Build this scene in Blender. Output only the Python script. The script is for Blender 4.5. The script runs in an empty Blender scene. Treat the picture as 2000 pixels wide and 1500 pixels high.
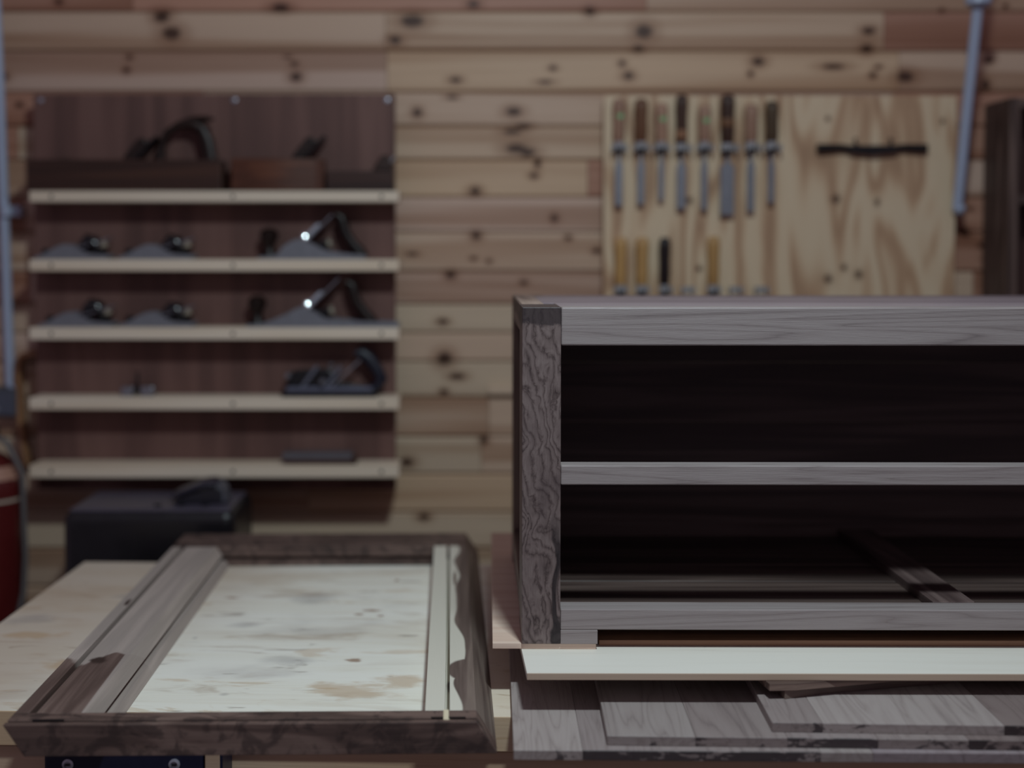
import bpy, bmesh, math, random
from mathutils import Vector, Matrix

random.seed(4)
scene = bpy.context.scene
C = scene.collection

# ------------------------------------------------------------------ camera
F, PX, PY, PITCH, CAMZ = 2400.0, 920.0, 581.0, math.radians(2.0), 1.5
FOCUS = 1.66
cam_d = bpy.data.cameras.new('camera')
cam = bpy.data.objects.new('camera', cam_d)
C.objects.link(cam)
cam.location = (0, 0, CAMZ)
cam.rotation_euler = (math.pi / 2 - PITCH, 0, 0)
cam_d.sensor_width = 36.0
cam_d.lens = F / 2000.0 * 36.0
cam_d.shift_x = (1000 - PX) / 2000.0
cam_d.shift_y = -(750 - PY) / 2000.0
cam_d.clip_start = 0.05
cam_d.dof.use_dof = True
cam_d.dof.focus_distance = FOCUS
cam_d.dof.aperture_fstop = 1.45
scene.camera = cam

# ------------------------------------------------------------------ world, lamps, exposure
world = bpy.data.worlds.new('world')
scene.world = world
world.use_nodes = True
bg = world.node_tree.nodes['Background']
bg.inputs[0].default_value = (0.80, 0.62, 0.78, 1)
bg.inputs[1].default_value = 0.165

def area(name, loc, target, sx, sy, power, col):
    d = bpy.data.lights.new(name, 'AREA')
    d.shape = 'RECTANGLE'; d.size = sx; d.size_y = sy
    d.energy = power; d.color = col
    o = bpy.data.objects.new(name, d); C.objects.link(o)
    o.location = loc
    o.rotation_euler = (Vector(target) - Vector(loc)).to_track_quat('-Z', 'Y').to_euler()
    return o
area('ceiling_lamp_front', (0.27, 0.85, 2.75), (0.08, 1.28, 0.9), 0.20, 0.12, 25, (0.80, 0.96, 1.0))
area('fill_lamp_behind', (0.9, -1.3, 2.6), (0.2, 2.4, 1.1), 0.9, 0.2, 1.0, (0.80, 0.90, 1.0))  # unseen weak fill light behind the camera, lifts the shadows

vs = scene.view_settings
vs.view_transform = 'Standard'; vs.look = 'None'; vs.gamma = 1.0
vs.use_curve_mapping = False
vs.exposure = 0.06

# ------------------------------------------------------------------ projection helpers (photograph -> world)
FWD = Vector((0, math.cos(PITCH), -math.sin(PITCH)))
UP = Vector((0, math.sin(PITCH), math.cos(PITCH)))
def ray(px, py):
    return FWD + Vector((1, 0, 0)) * ((px - PX) / F) - UP * ((py - PY) / F)
def atY(px, py, Y):
    d = ray(px, py); t = Y / d.y
    return Vector((0, 0, CAMZ)) + d * t
def atZ(px, py, Z):
    d = ray(px, py); t = (Z - CAMZ) / d.z
    return Vector((0, 0, CAMZ)) + d * t

# ------------------------------------------------------------------ materials
def lin(r, g, b):
    f = lambda c: (c / 255 / 12.92) if c / 255 <= 0.04045 else ((c / 255 + 0.055) / 1.055) ** 2.4
    return (f(r), f(g), f(b), 1.0)

class NT:
    def __init__(self, name):
        self.m = bpy.data.materials.new(name); self.m.use_nodes = True
        self.t = self.m.node_tree
        self.b = self.t.nodes['Principled BSDF']
    def n(self, typ, **kw):
        x = self.t.nodes.new(typ)
        for k, v in kw.items(): setattr(x, k, v)
        return x
    def put(self, sock, v):
        if hasattr(v, 'is_output'): self.t.links.new(v, sock)
        else: sock.default_value = v
    def math(self, op, a, b=None, c=None, clamp=False):
        x = self.n('ShaderNodeMath', operation=op, use_clamp=clamp)
        self.put(x.inputs[0], a)
        if b is not None: self.put(x.inputs[1], b)
        if c is not None: self.put(x.inputs[2], c)
        return x.outputs[0]
    def vec(self, op, a, b=None):
        x = self.n('ShaderNodeVectorMath', operation=op)
        self.put(x.inputs[0], a)
        if b is not None: self.put(x.inputs[1], b)
        return x.outputs['Value'] if op in ('LENGTH', 'DOT_PRODUCT', 'DISTANCE') else x.outputs[0]
    def noise(self, v, scale, detail=3.0, rough=0.5, dist=0.0, color=False):
        x = self.n('ShaderNodeTexNoise')
        self.put(x.inputs['Vector'], v)
        x.inputs['Scale'].default_value = scale; x.inputs['Detail'].default_value = detail
        x.inputs['Roughness'].default_value = rough; x.inputs['Distortion'].default_value = dist
        return x.outputs['Color' if color else 'Fac']
    def ramp(self, fac, stops):
        x = self.n('ShaderNodeValToRGB'); e = x.color_ramp.elements
        e[0].position, e[0].color = stops[0]
        e[1].position, e[1].color = stops[-1]
        for p, c in stops[1:-1]:
            k = e.new(p); k.color = c
        self.put(x.inputs[0], fac)
        return x.outputs[0]
    def step(self, v, lo, hi):
        x = self.n('ShaderNodeMapRange', interpolation_type='SMOOTHSTEP')
        self.put(x.inputs[0], v); x.inputs[1].default_value = lo; x.inputs[2].default_value = hi
        return x.outputs[0]
    def mix(self, fac, a, b, mode='MIX'):
        x = self.n('ShaderNodeMix', data_type='RGBA', blend_type=mode)
        self.put(x.inputs[0], fac); self.put(x.inputs[6], a); self.put(x.inputs[7], b)
        return x.outputs[2]
    def comb(self, x_, y_, z_):
        x = self.n('ShaderNodeCombineXYZ')
        for i, v in enumerate((x_, y_, z_)): self.put(x.inputs[i], v)
        return x.outputs[0]
    def sep(self, v):
        x = self.n('ShaderNodeSeparateXYZ'); self.put(x.inputs[0], v); return x.outputs
    def obj(self):
        return self.n('ShaderNodeTexCoord').outputs['Object']
    def bump(self, h, strength, distance):
        x = self.n('ShaderNodeBump'); x.inputs['Strength'].default_value = strength
        x.inputs['Distance'].default_value = distance
        self.put(x.inputs['Height'], h); self.t.links.new(x.outputs[0], self.b.inputs['Normal'])

def wood(name, stops, axis='x', cross=14.0, along=1.2, rings=6.0, ring_w=0.5, fine=160.0, fine_w=0.3,
         dist=0.4, rough=0.55, var=0.15, extra=None, bump=0.15, spread=1.0, spec=0.35, thin=1.0):
    """procedural timber: growth-ring contours of a stretched noise plus fibre streaks along one axis"""
    N = NT(name); co = N.obj()
    oi = N.n('ShaderNodeObjectInfo'); rnd = oi.outputs['Random']
    off = N.vec('MULTIPLY', N.comb(rnd, rnd, rnd), (13.1, 7.7, 5.3))
    i = 'xyz'.index(axis)
    sc = [cross] * 3; sc[i] = along
    v = N.vec('ADD', N.vec('MULTIPLY', co, tuple(sc)), off)
    n1 = N.noise(v, 1.0, 2.5, 0.5, dist)
    ring = N.math('MULTIPLY_ADD', N.math('SINE', N.math('MULTIPLY', n1, rings * 6.283)), 0.5, 0.5)
    if thin != 1.0: ring = N.math('POWER', ring, thin)
    sc = [fine] * 3; sc[i] = fine * 0.035
    fv = N.vec('ADD', N.vec('MULTIPLY', co, tuple(sc)), off)
    n2 = N.noise(fv, 1.0, 2.0, 0.6, 0.2)
    big = N.noise(N.vec('ADD', N.vec('MULTIPLY', co, tuple(0.35 * s for s in [cross if k != i else along * 2 for k in range(3)])), off), 1.0, 2.0)
    rest = max(0.0, 1 - ring_w - fine_w)
    fac = N.math('ADD', N.math('MULTIPLY', ring, ring_w), N.math('ADD', N.math('MULTIPLY', n2, fine_w), N.math('MULTIPLY', big, rest)))
    fac = N.math('MULTIPLY_ADD', N.math('SUBTRACT', fac, 0.5), spread, 0.5, clamp=True)
    col = N.ramp(fac, stops)
    if extra: col = extra(N, col, co, n1, n2)
    val = N.math('MULTIPLY_ADD', N.math('SUBTRACT', rnd, 0.5), var * 2, 1.0)
    col = N.mix(1.0, col, N.comb(val, val, val), 'MULTIPLY')
    col = N.mix(1.0, col, oi.outputs['Color'], 'MULTIPLY')
    N.put(N.b.inputs['Base Color'], col)
    N.b.inputs['Roughness'].default_value = rough
    N.b.inputs['Specular IOR Level'].default_value = spec
    if bump: N.bump(n2, bump, 0.002)
    return N.m

def blobs(N, co, pts, wob=0.35, wscale=60.0, plane='xz'):
    """smallest normalised distance to a list of (centre, radii)"""
    w = N.vec('MULTIPLY', N.vec('SUBTRACT', N.noise(co, wscale, 2.0, 0.5, 0.0, color=True), (0.5, 0.5, 0.5)), (wob, wob, wob))
    keep = tuple(1.0 if c in plane else 0.0 for c in 'xyz')
    d = None
    for c, r in pts:
        q = N.vec('MULTIPLY', N.vec('SUBTRACT', co, tuple(c)), tuple((1 / r[k]) * keep[k] for k in range(3)))
        l = N.vec('LENGTH', N.vec('ADD', q, w))
        d = l if d is None else N.math('MINIMUM', d, l)
    return d

def plain(name, col, rough=0.5, metal=0.0, nscale=40.0, namp=0.25, spec=0.5, bump=0.0):
    N = NT(name); co = N.obj()
    n = N.noise(co, nscale, 4.0, 0.6)
    k = N.math('MULTIPLY_ADD', n, 2 * namp, 1 - namp)
    c = N.mix(1.0, N.comb(k, k, k), col, 'MULTIPLY')
    oi = N.n('ShaderNodeObjectInfo')
    N.put(N.b.inputs['Base Color'], N.mix(1.0, c, oi.outputs['Color'], 'MULTIPLY'))
    N.put(N.b.inputs['Roughness'], N.math('MULTIPLY_ADD', n, 0.2, rough - 0.1, clamp=True))
    N.b.inputs['Metallic'].default_value = metal
    N.b.inputs['Specular IOR Level'].default_value = spec
    if bump: N.bump(n, bump, 0.002)
    return N.m

WALL_Y = 2.86
S = WALL_Y / F      # metres per photo pixel on the wall
KN = [(335,65,20,14),(316,33,16,12),(548,14,18,8),(805,41,24,13),(772,78,13,9),(925,8,12,7),(115,3,8,6),(253,112,7,5),(247,137,7,6),
 (575,125,8,5),(578,150,12,9),(562,111,8,3),(890,156,12,6),(1152,22,10,8),(1258,62,18,15),(1247,95,11,7),(1697,60,14,8),(1693,95,12,9),
 (1080,133,8,5),(1215,124,7,6),(1227,148,11,8),(1481,120,13,9),(1466,144,6,6),(1628,130,24,6),(1705,147,7,6),(1716,131,8,4),(1768,150,18,12),
 (1931,117,9,8),(1925,166,9,11),(1964,12,5,5),(1840,20,5,4),(1065,160,15,4),(815,220,10,9),(1003,218,16,9),(1022,247,15,6),(1000,257,18,6),
 (1008,290,22,10),(1030,297,18,9),(1050,318,6,12),(1043,343,9,6),(928,373,12,8),(1083,426,8,8),(930,461,10,8),(880,537,10,8),(1110,465,7,5),
 (925,505,7,4),(955,510,6,4),(805,496,12,4),(1023,552,8,5),(865,628,11,6),(868,700,16,14),(893,735,16,7),(867,765,8,6),(945,860,8,8),
 (795,903,14,9),(828,1010,12,7),(1885,455,10,8),(1895,408,5,4),(1935,505,12,8),(1915,480,6,4),(38,205,8,5),(6,150,10,8),(1165,490,8,6),(883,190,12,4)]
knots = []
for (x, y, rx, ry) in KN:
    p = atY(x, y, WALL_Y)
    knots.append(((p.x, 0, p.z), (rx * S * 1.05, 1, ry * S * 1.05)))
def wall_extra(N, col, co, n1, n2):
    if not row_knots: return col
    d = blobs(N, co, row_knots)
    halo = N.math('SUBTRACT', 1.0, N.step(d, 0.9, 2.6))
    col = N.mix(N.math('MULTIPLY', halo, 0.5), col, (0.42, 0.26, 0.17, 1))
    core = N.math('SUBTRACT', 1.0, N.step(d, 0.55, 1.15))
    return N.mix(N.math('MULTIPLY', core, 0.93), col, (0.085, 0.04, 0.03, 1))
M = {}
row_knots = []
def pine_row(zlo, zhi):
    """pine of one plank row, with the knots that lie in it"""
    global row_knots
    row_knots = [k for k in knots if zlo - 0.035 < k[0][2] < zhi + 0.035]
    return wood('pine_wall', [(0.0, (0.50, 0.36, 0.27, 1)), (0.36, (0.80, 0.70, 0.62, 1)), (0.62, (1.0, 0.97, 0.93, 1)), (1.0, (1.12, 1.1, 1.05, 1))],
    'x', 15, 0.45, 2.0, 0.34, 90, 0.2, 0.5, 0.5, 0.03, wall_extra, 0.08, 1.45)
M['backing'] = wood('wall_backing', [(0, lin(70, 50, 38)), (1, lin(110, 80, 60))], 'x')
W_D, W_M, W_L = lin(48, 38, 36), lin(94, 78, 72), lin(140, 122, 112)
M['walnut'] = wood('walnut_x', [(0, W_D), (0.45, W_M), (1, W_L)], 'x', 16, 1.0, 4, 0.42, 260, 0.38, 0.6, 0.5, 0.12, None, 0.2, 1.1)
M['walnut_y'] = wood('walnut_y', [(0, W_D), (0.45, W_M), (1, W_L)], 'y', 16, 1.0, 4, 0.42, 260, 0.38, 0.6, 0.5, 0.12, None, 0.2, 1.1)
M['walnut_z'] = wood('walnut_z', [(0, W_D), (0.45, W_M), (1, W_L)], 'z', 16, 1.0, 4, 0.42, 260, 0.38, 0.6, 0.5, 0.12, None, 0.2, 1.1)
M['rack_back'] = wood('walnut_rack', [(0, lin(62, 43, 40)), (0.5, lin(100, 71, 65)), (1, lin(126, 94, 86))], 'z', 10, 0.8, 3, 0.3, 120, 0.3, 0.4, 0.6, 0.05)
R_D, R_M, R_L = lin(104, 93, 92), lin(146, 134, 130), lin(164, 153, 149)
M['walnut_pale'] = wood('walnut_pale_x', [(0, lin(94, 83, 83)), (0.42, lin(138, 127, 126)), (1, lin(158, 148, 147))], 'x', 26, 0.9, 9, 0.40, 900, 0.34, 0.7, 0.48, 0.03, None, 0.2, 1.15, thin=0.35)
M['walnut_pale_y'] = wood('walnut_pale_y', [(0, R_D), (0.42, R_M), (1, R_L)], 'y', 22, 1.6, 5, 0.36, 420, 0.42, 0.7, 0.42, 0.10, None, 0.25, 1.15)
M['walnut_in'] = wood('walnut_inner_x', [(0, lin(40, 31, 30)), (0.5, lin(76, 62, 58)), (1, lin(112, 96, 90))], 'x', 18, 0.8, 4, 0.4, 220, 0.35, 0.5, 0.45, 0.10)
M['pine'] = wood('pine_x', [(0, lin(176, 148, 124)), (0.35, lin(220, 202, 180)), (1, lin(240, 228, 212))], 'x', 16, 0.9, 3, 0.3, 240, 0.3, 0.4, 0.5, 0.06)
M['pine_y'] = wood('pine_y', [(0, lin(168, 138, 108)), (0.35, lin(214, 196, 164)), (1, lin(238, 228, 204))], 'y', 16, 0.9, 3, 0.3, 240, 0.3, 0.4, 0.5, 0.06)
M['brown'] = wood('brown_board', [(0, lin(96, 66, 50)), (0.5, lin(150, 110, 86)), (1, lin(172, 134, 108))], 'x', 30, 1.0, 4, 0.3, 300, 0.4, 0.3, 0.5, 0.05)
M['bent'] = wood('bent_wood', [(0, lin(96, 66, 46)), (0.5, lin(150, 108, 76)), (1, lin(176, 134, 98))], 'z', 30, 2.0, 3, 0.3, 200, 0.4)
M['dark_wood'] = wood('dark_old_wood', [(0, lin(34, 24, 20)), (0.5, lin(64, 42, 34)), (1, lin(92, 62, 46))], 'x', 18, 1.0, 3, 0.3, 160, 0.35, 0.5, 0.42, 0.1)
M['handle_wood'] = wood('handle_wood', [(0, (0.55, 0.45, 0.4, 1)), (0.5, (0.9, 0.85, 0.8, 1)), (1, (1.1, 1.08, 1.0, 1))], 'z', 60, 6, 3, 0.35, 300, 0.35, 0.5, 0.4, 0.08)
M['steel'] = plain('brushed_steel', lin(150, 152, 160), 0.34, 0.85, 90, 0.15)
M['iron'] = plain('grey_iron', lin(122, 122, 130), 0.5, 0.35, 60, 0.22)
M['black_iron'] = plain('black_japanned', lin(26, 25, 28), 0.32, 0.2, 60, 0.2)
M['chrome'] = plain('polished_cap', lin(176, 180, 192), 0.22, 0.25, 30, 0.05)
M['mirror'] = plain('glint_mirror', lin(235, 240, 240), 0.12, 1.0, 30, 0.02)  # mirror finish of the added glint domes
M['cap_black'] = plain('glossy_black_cap', lin(20, 20, 24), 0.2, 0.0, 30, 0.1, 0.8)
M['black'] = plain('black_paint', lin(24, 22, 26), 0.35, 0.0, 25, 0.25, 0.5)
M['blue'] = plain('dark_blue_paint', lin(18, 21, 46), 0.4, 0.1, 50, 0.25)
M['navy'] = plain('navy_handle', lin(20, 22, 38), 0.45, 0.0, 50, 0.2)
M['screw'] = plain('zinc_screw', lin(176, 178, 190), 0.35, 0.7, 200, 0.15)
M['rod'] = plain('pale_grey_enamel', lin(172, 182, 205), 0.35, 0.1, 30, 0.06)
M['box_grey'] = plain('grey_plastic', lin(72, 74, 84), 0.5, 0.0, 40, 0.12)
M['red'] = plain('red_enamel', lin(86, 26, 26), 0.3, 0.0, 20, 0.18)
M['label'] = plain('cream_label', lin(190, 176, 160), 0.5, 0.0, 60, 0.15)
M['hose'] = plain('grey_hose', lin(96, 92, 92), 0.55, 0.0, 60, 0.1)
M['green'] = plain('green_sticker', lin(110, 180, 120), 0.5, 0.0, 90, 0.15)
M['concrete'] = plain('concrete_floor', lin(104, 98, 94), 0.8, 0.0, 6, 0.2, 0.3, 0.2)
M['stone'] = plain('oil_stone', lin(92, 86, 92), 0.6, 0.0, 60, 0.25)
M['brass'] = plain('brass', lin(190, 182, 164), 0.3, 0.5, 60, 0.1)
M['clip'] = plain('zinc_clip', lin(158, 156, 160), 0.4, 0.15, 90, 0.15)
M['blade'] = plain('dull_steel', lin(128, 128, 136), 0.45, 0.6, 90, 0.2)

# ------------------------------------------------------------------ mesh helpers
class MB:
    def __init__(s): s.v = []; s.f = []
    def add(s, vs_, fs, mat=None):
        o = len(s.v)
        s.v += [tuple(mat @ Vector(v)) if mat else tuple(v) for v in vs_]
        s.f += [tuple(i + o for i in f) for f in fs]
        return s
    def box(s, x0, x1, y0, y1, z0, z1, mat=None):
        vs_ = [(x, y, z) for z in (z0, z1) for y in (y0, y1) for x in (x0, x1)]
        return s.add(vs_, [(0, 2, 3, 1), (4, 5, 7, 6), (0, 1, 5, 4), (2, 6, 7, 3), (0, 4, 6, 2), (1, 3, 7, 5)], mat)
    def prism(s, poly, axis, a, b, mat=None):
        """polygon given in the two other axes (in xyz order), extruded along axis from a to b"""
        n = len(poly)
        def mk(p, t):
            if axis == 'x': return (t, p[0], p[1])
            if axis == 'y': return (p[0], t, p[1])
            return (p[0], p[1], t)
        vs_ = [mk(p, a) for p in poly] + [mk(p, b) for p in poly]
        fs = [tuple(range(n)), tuple(range(2 * n - 1, n - 1, -1))]
        fs += [(i, i + n, (i + 1) % n + n, (i + 1) % n) for i in range(n)]
        return s.add(vs_, fs, mat)
    def lathe(s, prof, mat=None, n=20):
        """profile (r, z) turned about z"""
        vs_ = []; fs = []
        for r, z in prof:
            for k in range(n):
                a = 2 * math.pi * k / n
                vs_.append((r * math.cos(a), r * math.sin(a), z))
        m = len(prof)
        for i in range(m - 1):
            for k in range(n):
                fs.append((i * n + k, i * n + (k + 1) % n, (i + 1) * n + (k + 1) % n, (i + 1) * n + k))
        fs.append(tuple(range(n - 1, -1, -1))); fs.append(tuple((m - 1) * n + k for k in range(n)))
        return s.add(vs_, fs, mat)
    def sweep(s, path, rx, ry=None, n=10, side=Vector((0, 1, 0)), mat=None):
        """elliptic or square section swept along a path; rx may be a list"""
        path = [Vector(p) for p in path]; vs_ = []; fs = []
        m = len(path)
        for i, p in enumerate(path):
            t = (path[min(i + 1, m - 1)] - path[max(i - 1, 0)]).normalized()
            u = side - t * side.dot(t); u.normalize(); w = t.cross(u)
            a_ = rx[i] if isinstance(rx, (list, tuple)) else rx
            b_ = (ry[i] if isinstance(ry, (list, tuple)) else ry) if ry is not None else a_
            for k in range(n):
                a = 2 * math.pi * (k + 0.5) / n
                e = math.sqrt(2) if n == 4 else 1
                vs_.append(p + w * (a_ * e * math.cos(a)) + u * (b_ * e * math.sin(a)))
        for i in range(m - 1):
            for k in range(n):
                fs.append((i * n + k, i * n + (k + 1) % n, (i + 1) * n + (k + 1) % n, (i + 1) * n + k))
        fs.append(tuple(range(n - 1, -1, -1))); fs.append(tuple((m - 1) * n + k for k in range(n)))
        return s.add(vs_, fs, mat)
    def build(s, name, mat, parent=None, bevel=0.0, smooth=False, color=None, seg=2):
        me = bpy.data.meshes.new(name); me.from_pydata(s.v, [], s.f); me.validate()
        bm = bmesh.new(); bm.from_mesh(me); bmesh.ops.recalc_face_normals(bm, faces=bm.faces); bm.to_mesh(me); bm.free()
        o = bpy.data.objects.new(name, me); C.objects.link(o)
        me.materials.append(M[mat] if isinstance(mat, str) else mat)
        if parent: o.parent = parent
        if bevel:
            b = o.modifiers.new('bevel', 'BEVEL'); b.width = bevel; b.segments = seg; b.limit_method = 'ANGLE'; b.angle_limit = 0.6
        if smooth:
            for p in me.polygons: p.use_smooth = True
            if hasattr(me, 'set_sharp_from_angle'): me.set_sharp_from_angle(angle=math.radians(40))
        if color: o.color = color
        return o

def empty(name, loc=(0, 0, 0), rz=0.0):
    o = bpy.data.objects.new(name, None); C.objects.link(o)
    o.empty_display_size = 0.05
    o.location = loc; o.rotation_euler = (0, 0, rz)
    return o
def tag(o, label, cat, group=None):
    o['label'] = label; o['category'] = cat
    if group: o['group'] = group
    return o
def part(name, mat, parent, fn, **kw):
    m = MB(); fn(m); return m.build(name, mat, parent, **kw)
def copy_tree(o, parent=None):
    c = o.copy(); C.objects.link(c); c.parent = parent
    for ch in o.children: copy_tree(ch, c)
    return c
def T(x, y, z): return Matrix.Translation((x, y, z))
def RX(a): return Matrix.Rotation(a, 4, 'X')
def RY(a): return Matrix.Rotation(a, 4, 'Y')
def RZ(a): return Matrix.Rotation(a, 4, 'Z')

# ------------------------------------------------------------------ the setting: floor, planked wall
fl = part('floor', 'concrete', None, lambda m: m.box(-2.6, 2.6, -1.6, 3.0, -0.1, 0.0)); fl['kind'] = 'structure'
wall = part('wall_back', 'backing', None, lambda m: m.box(-2.6, 2.6, WALL_Y + 0.014, WALL_Y + 0.08, 0.0, 2.7)); wall['kind'] = 'structure'

rows_px = [-210, -132, -55, 22, 99, 179, 246, 312, 385, 453, 530, 594, 650, 706, 776, 853, 926, 1000, 1072, 1146]
rows = [atY(1000, p, WALL_Y).z for p in rows_px]
z = rows[-1]
while z > 0.06:
    z -= 0.088; rows.append(max(z, 0.0))
TONE = {'L': lin(196, 170, 148), 'Y': lin(198, 170, 144), 'M': lin(194, 168, 149), 'P': lin(197, 170, 156), 'R': lin(174, 132, 114), 'G': lin(192, 172, 152)}
LAY = {  # row index -> pieces (right end in photo pixels, tone)
 2: [(265, 'R'), (525 + 735, 'R'), (2400, 'M')],
 3: [(755, 'M'), (1430 + 290, 'L'), (2400, 'R')],
 4: [(757, 'P'), (1750, 'Y'), (2400, 'M')],
 5: [(400, 'R'), (1350, 'M'), (1740, 'P'), (2400, 'R')],
 6: [(40, 'R'), (600, 'G'), (1195, 'L'), (1850, 'Y'), (2400, 'R')],
 7: [(300, 'M'), (1147, 'Y'), (1700, 'R'), (1880, 'M'), (2400, 'P')],
 8: [(52, 'R'), (500, 'P'), (1250, 'P'), (2400, 'R')],
 9: [(700, 'M'), (1300, 'M'), (2400, 'R')],
 10: [(60, 'R'), (1200, 'P'), (1900, 'M'), (2400, 'R')],
 11: [(420, 'M'), (1060, 'G'), (2400, 'M')],
 12: [(700, 'P'), (1400, 'M'), (2400, 'R')],
 13: [(500, 'M'), (1300, 'G'), (2400, 'M')],
 14: [(955, 'M'), (2400, 'M')],
 15: [(940, 'G'), (2400, 'M')],
 16: [(600, 'M'), (1200, 'Y'), (2400, 'M')],
 17: [(1400, 'G'), (2400, 'M')],
 18: [(200, 'M'), (1300, 'G'), (2400, 'L')],
}
for i in range(len(rows) - 1):
    zt, zb = rows[i] - 0.001, rows[i + 1] + 0.001
    if zt - zb < 0.01: continue
    row_mat = pine_row(zb, zt)
    lay = LAY.get(i)
    if not lay:
        a = 300 + random.random() * 700
        lay = [(a, random.choice('LMPG')), (a + 900, random.choice('LMPY')), (2900, random.choice('MPRL'))]
    xs = -2.55
    for k, (xe, tn) in enumerate(lay):
        x1 = atY(xe, 600, WALL_Y).x if k < len(lay) - 1 else 2.55
        c, Y0, Y1 = 0.005, WALL_Y, WALL_Y + 0.016
        m = MB()
        prof = [(Y0 + 0.004, zb), (Y0, zb + c), (Y0, zt - c), (Y0 + 0.005, zt), (Y1, zt), (Y1, zb)]
        m.prism(prof, 'x', xs + 0.0006, x1 - 0.0006)
        j = 0.94 + 0.12 * random.random()
        t = TONE[tn]
        m.build('plank', row_mat, wall, color=(t[0] * j, t[1] * j, t[2] * j, 1))
        xs = x1

# ------------------------------------------------------------------ workbench
BZ = 0.9
pL, pR, pB = atZ(0, 1388, BZ), atZ(1000, 1400, BZ), atZ(165, 1097, BZ)
u = (pR - pL).normalized(); vdir = Vector((-u.y, u.x, 0))
depth = (pB - pL).dot(vdir)
orig = pL + u * (pB - pL).dot(u)
bench = empty('workbench', (orig.x, orig.y, 0), math.atan2(u.y, u.x))
tag(bench, 'pine workbench with stained pale plywood top carrying the frame and cabinet', 'workbench')
BI = Matrix.Translation(-Vector((orig.x, orig.y, 0)))
def bl(px, py, zz=BZ):
    p = atZ(px, py, zz) - Vector((orig.x, orig.y, 0)); return ((p.dot(u)), p.dot(vdir), zz)
ST_BROWN = [(bl(730, 1192), 40, 6), (bl(700, 1200), 18, 5), (bl(742, 1203), 16, 5), (bl(690, 1290), 28, 8), (bl(775, 1133), 9, 9), (bl(455, 1167), 30, 6)]
ST_OCH = [(bl(680, 1350), 120, 24), (bl(770, 1330), 70, 22), (bl(60, 1240), 90, 16), (bl(120, 1300), 60, 20)]
ST_GREY = [(bl(610, 1170), 60, 25), (bl(480, 1220), 40, 10), (bl(380, 1246), 7, 4), (bl(60, 1210), 60, 16), (bl(250, 1165), 40, 12), (bl(560, 1290), 60, 14),
           (bl(440, 1356), 11, 4), (bl(232, 1354), 8, 6)]
def bench_extra(N, col, co, n1, n2):
    mm = 0.00072
    def lst(L): return [((c[0], c[1], 0), (rx * mm, ry * mm * 2.4, 1)) for c, rx, ry in L]
    def clouds(sc, det, lo, hi, amt, c_, ro=0.6, di=0.6):
        n = N.noise(N.vec('MULTIPLY', co, sc), 1.0, det, ro, di)
        return N.math('MULTIPLY', N.step(n, lo, hi), amt), c_
    for args in [((2.2, 6.5, 6.5), 5.0, 0.50, 0.68, 0.42, lin(196, 176, 152)), ((1.7, 4.0, 4.0), 4.0, 0.54, 0.68, 0.25, lin(150, 140, 142)),
                 ((6.0, 26.0, 26.0), 4.0, 0.56, 0.70, 0.45, lin(168, 142, 116)), ((9.0, 40.0, 40.0), 3.0, 0.63, 0.70, 0.5, lin(126, 108, 96)),
                 ((5.0, 14.0, 14.0), 5.0, 0.60, 0.66, 0.35, lin(190, 150, 100))]:
        fct, c_ = clouds(*args); col = N.mix(fct, col, c_)
    s = N.sep(co)
    lft = N.math('SUBTRACT', 1, N.step(N.math('ADD', s[0], N.math('MULTIPLY', s[1], -0.25)), 0.05, 0.33))
    col = N.mix(N.math('MULTIPLY', lft, 0.6), col, lin(176, 146, 122))
    edge = N.math('SUBTRACT', 1, N.step(s[1], 0.0003, 0.0015))
    rgt = N.step(s[0], bl(930, 1380)[0], bl(960, 1380)[0])
    col = N.mix(N.math('MAXIMUM', N.math('MULTIPLY', edge, 0.8), N.math('MULTIPLY', rgt, 0.45)), col, lin(196, 162, 124))
    mod = N.noise(N.vec('MULTIPLY', co, (22, 70, 70)), 1.0, 4.0, 0.7, 0.5)
    d = N.math('ADD', blobs(N, co, lst(ST_GREY), 1.2, 16, 'xy'), N.math('MULTIPLY', mod, 0.9))
    col = N.mix(N.math('MULTIPLY', N.math('SUBTRACT', 1, N.step(d, 0.7, 1.7)), 0.32), col, lin(122, 116, 122))
    d = N.math('ADD', blobs(N, co, lst(ST_OCH), 1.5, 20, 'xy'), N.math('MULTIPLY', mod, 1.1))
    col = N.mix(N.math('MULTIPLY', N.math('SUBTRACT', 1, N.step(d, 0.9, 1.5)), 0.5), col, lin(186, 146, 98))
    d = N.math('ADD', blobs(N, co, lst(ST_BROWN), 1.2, 45, 'xy'), N.math('MULTIPLY', mod, 1.0))
    return N.mix(N.math('MULTIPLY', N.math('SUBTRACT', 1, N.step(d, 0.8, 1.35)), 0.75), col, lin(140, 96, 66))
M['bench_ply'] = wood('bench_plywood', [(0, lin(222, 210, 190)), (0.4, lin(242, 238, 226)), (1, lin(249, 247, 241))], 'x', 10, 0.8, 3, 0.25, 200, 0.3, 0.6, 0.55, 0.0, bench_extra, 0.1)
BW = 2.45
part('bench_top', 'bench_ply', bench, lambda m: m.box(0, BW, 0, depth, BZ - 0.047, BZ), bevel=0.0015)
part('front_apron', 'pine', bench, lambda m: m.box(0.02, BW - 0.02, 0.008, 0.04, BZ - 0.19, BZ - 0.05), bevel=0.001, color=(0.72, 0.6, 0.52, 1))
part('back_apron', 'pine', bench, lambda m: m.box(0.02, BW - 0.02, depth - 0.06, depth - 0.03, BZ - 0.19, BZ - 0.047), color=(0.72, 0.6, 0.52, 1))
for lx in (0.05, BW - 0.14):
    for ly in (0.045, depth - 0.15):
        part('leg', 'pine', bench, lambda m: m.box(lx, lx + 0.09, ly, ly + 0.09, 0, BZ - 0.047), bevel=0.002, color=(0.8, 0.68, 0.6, 1))
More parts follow.
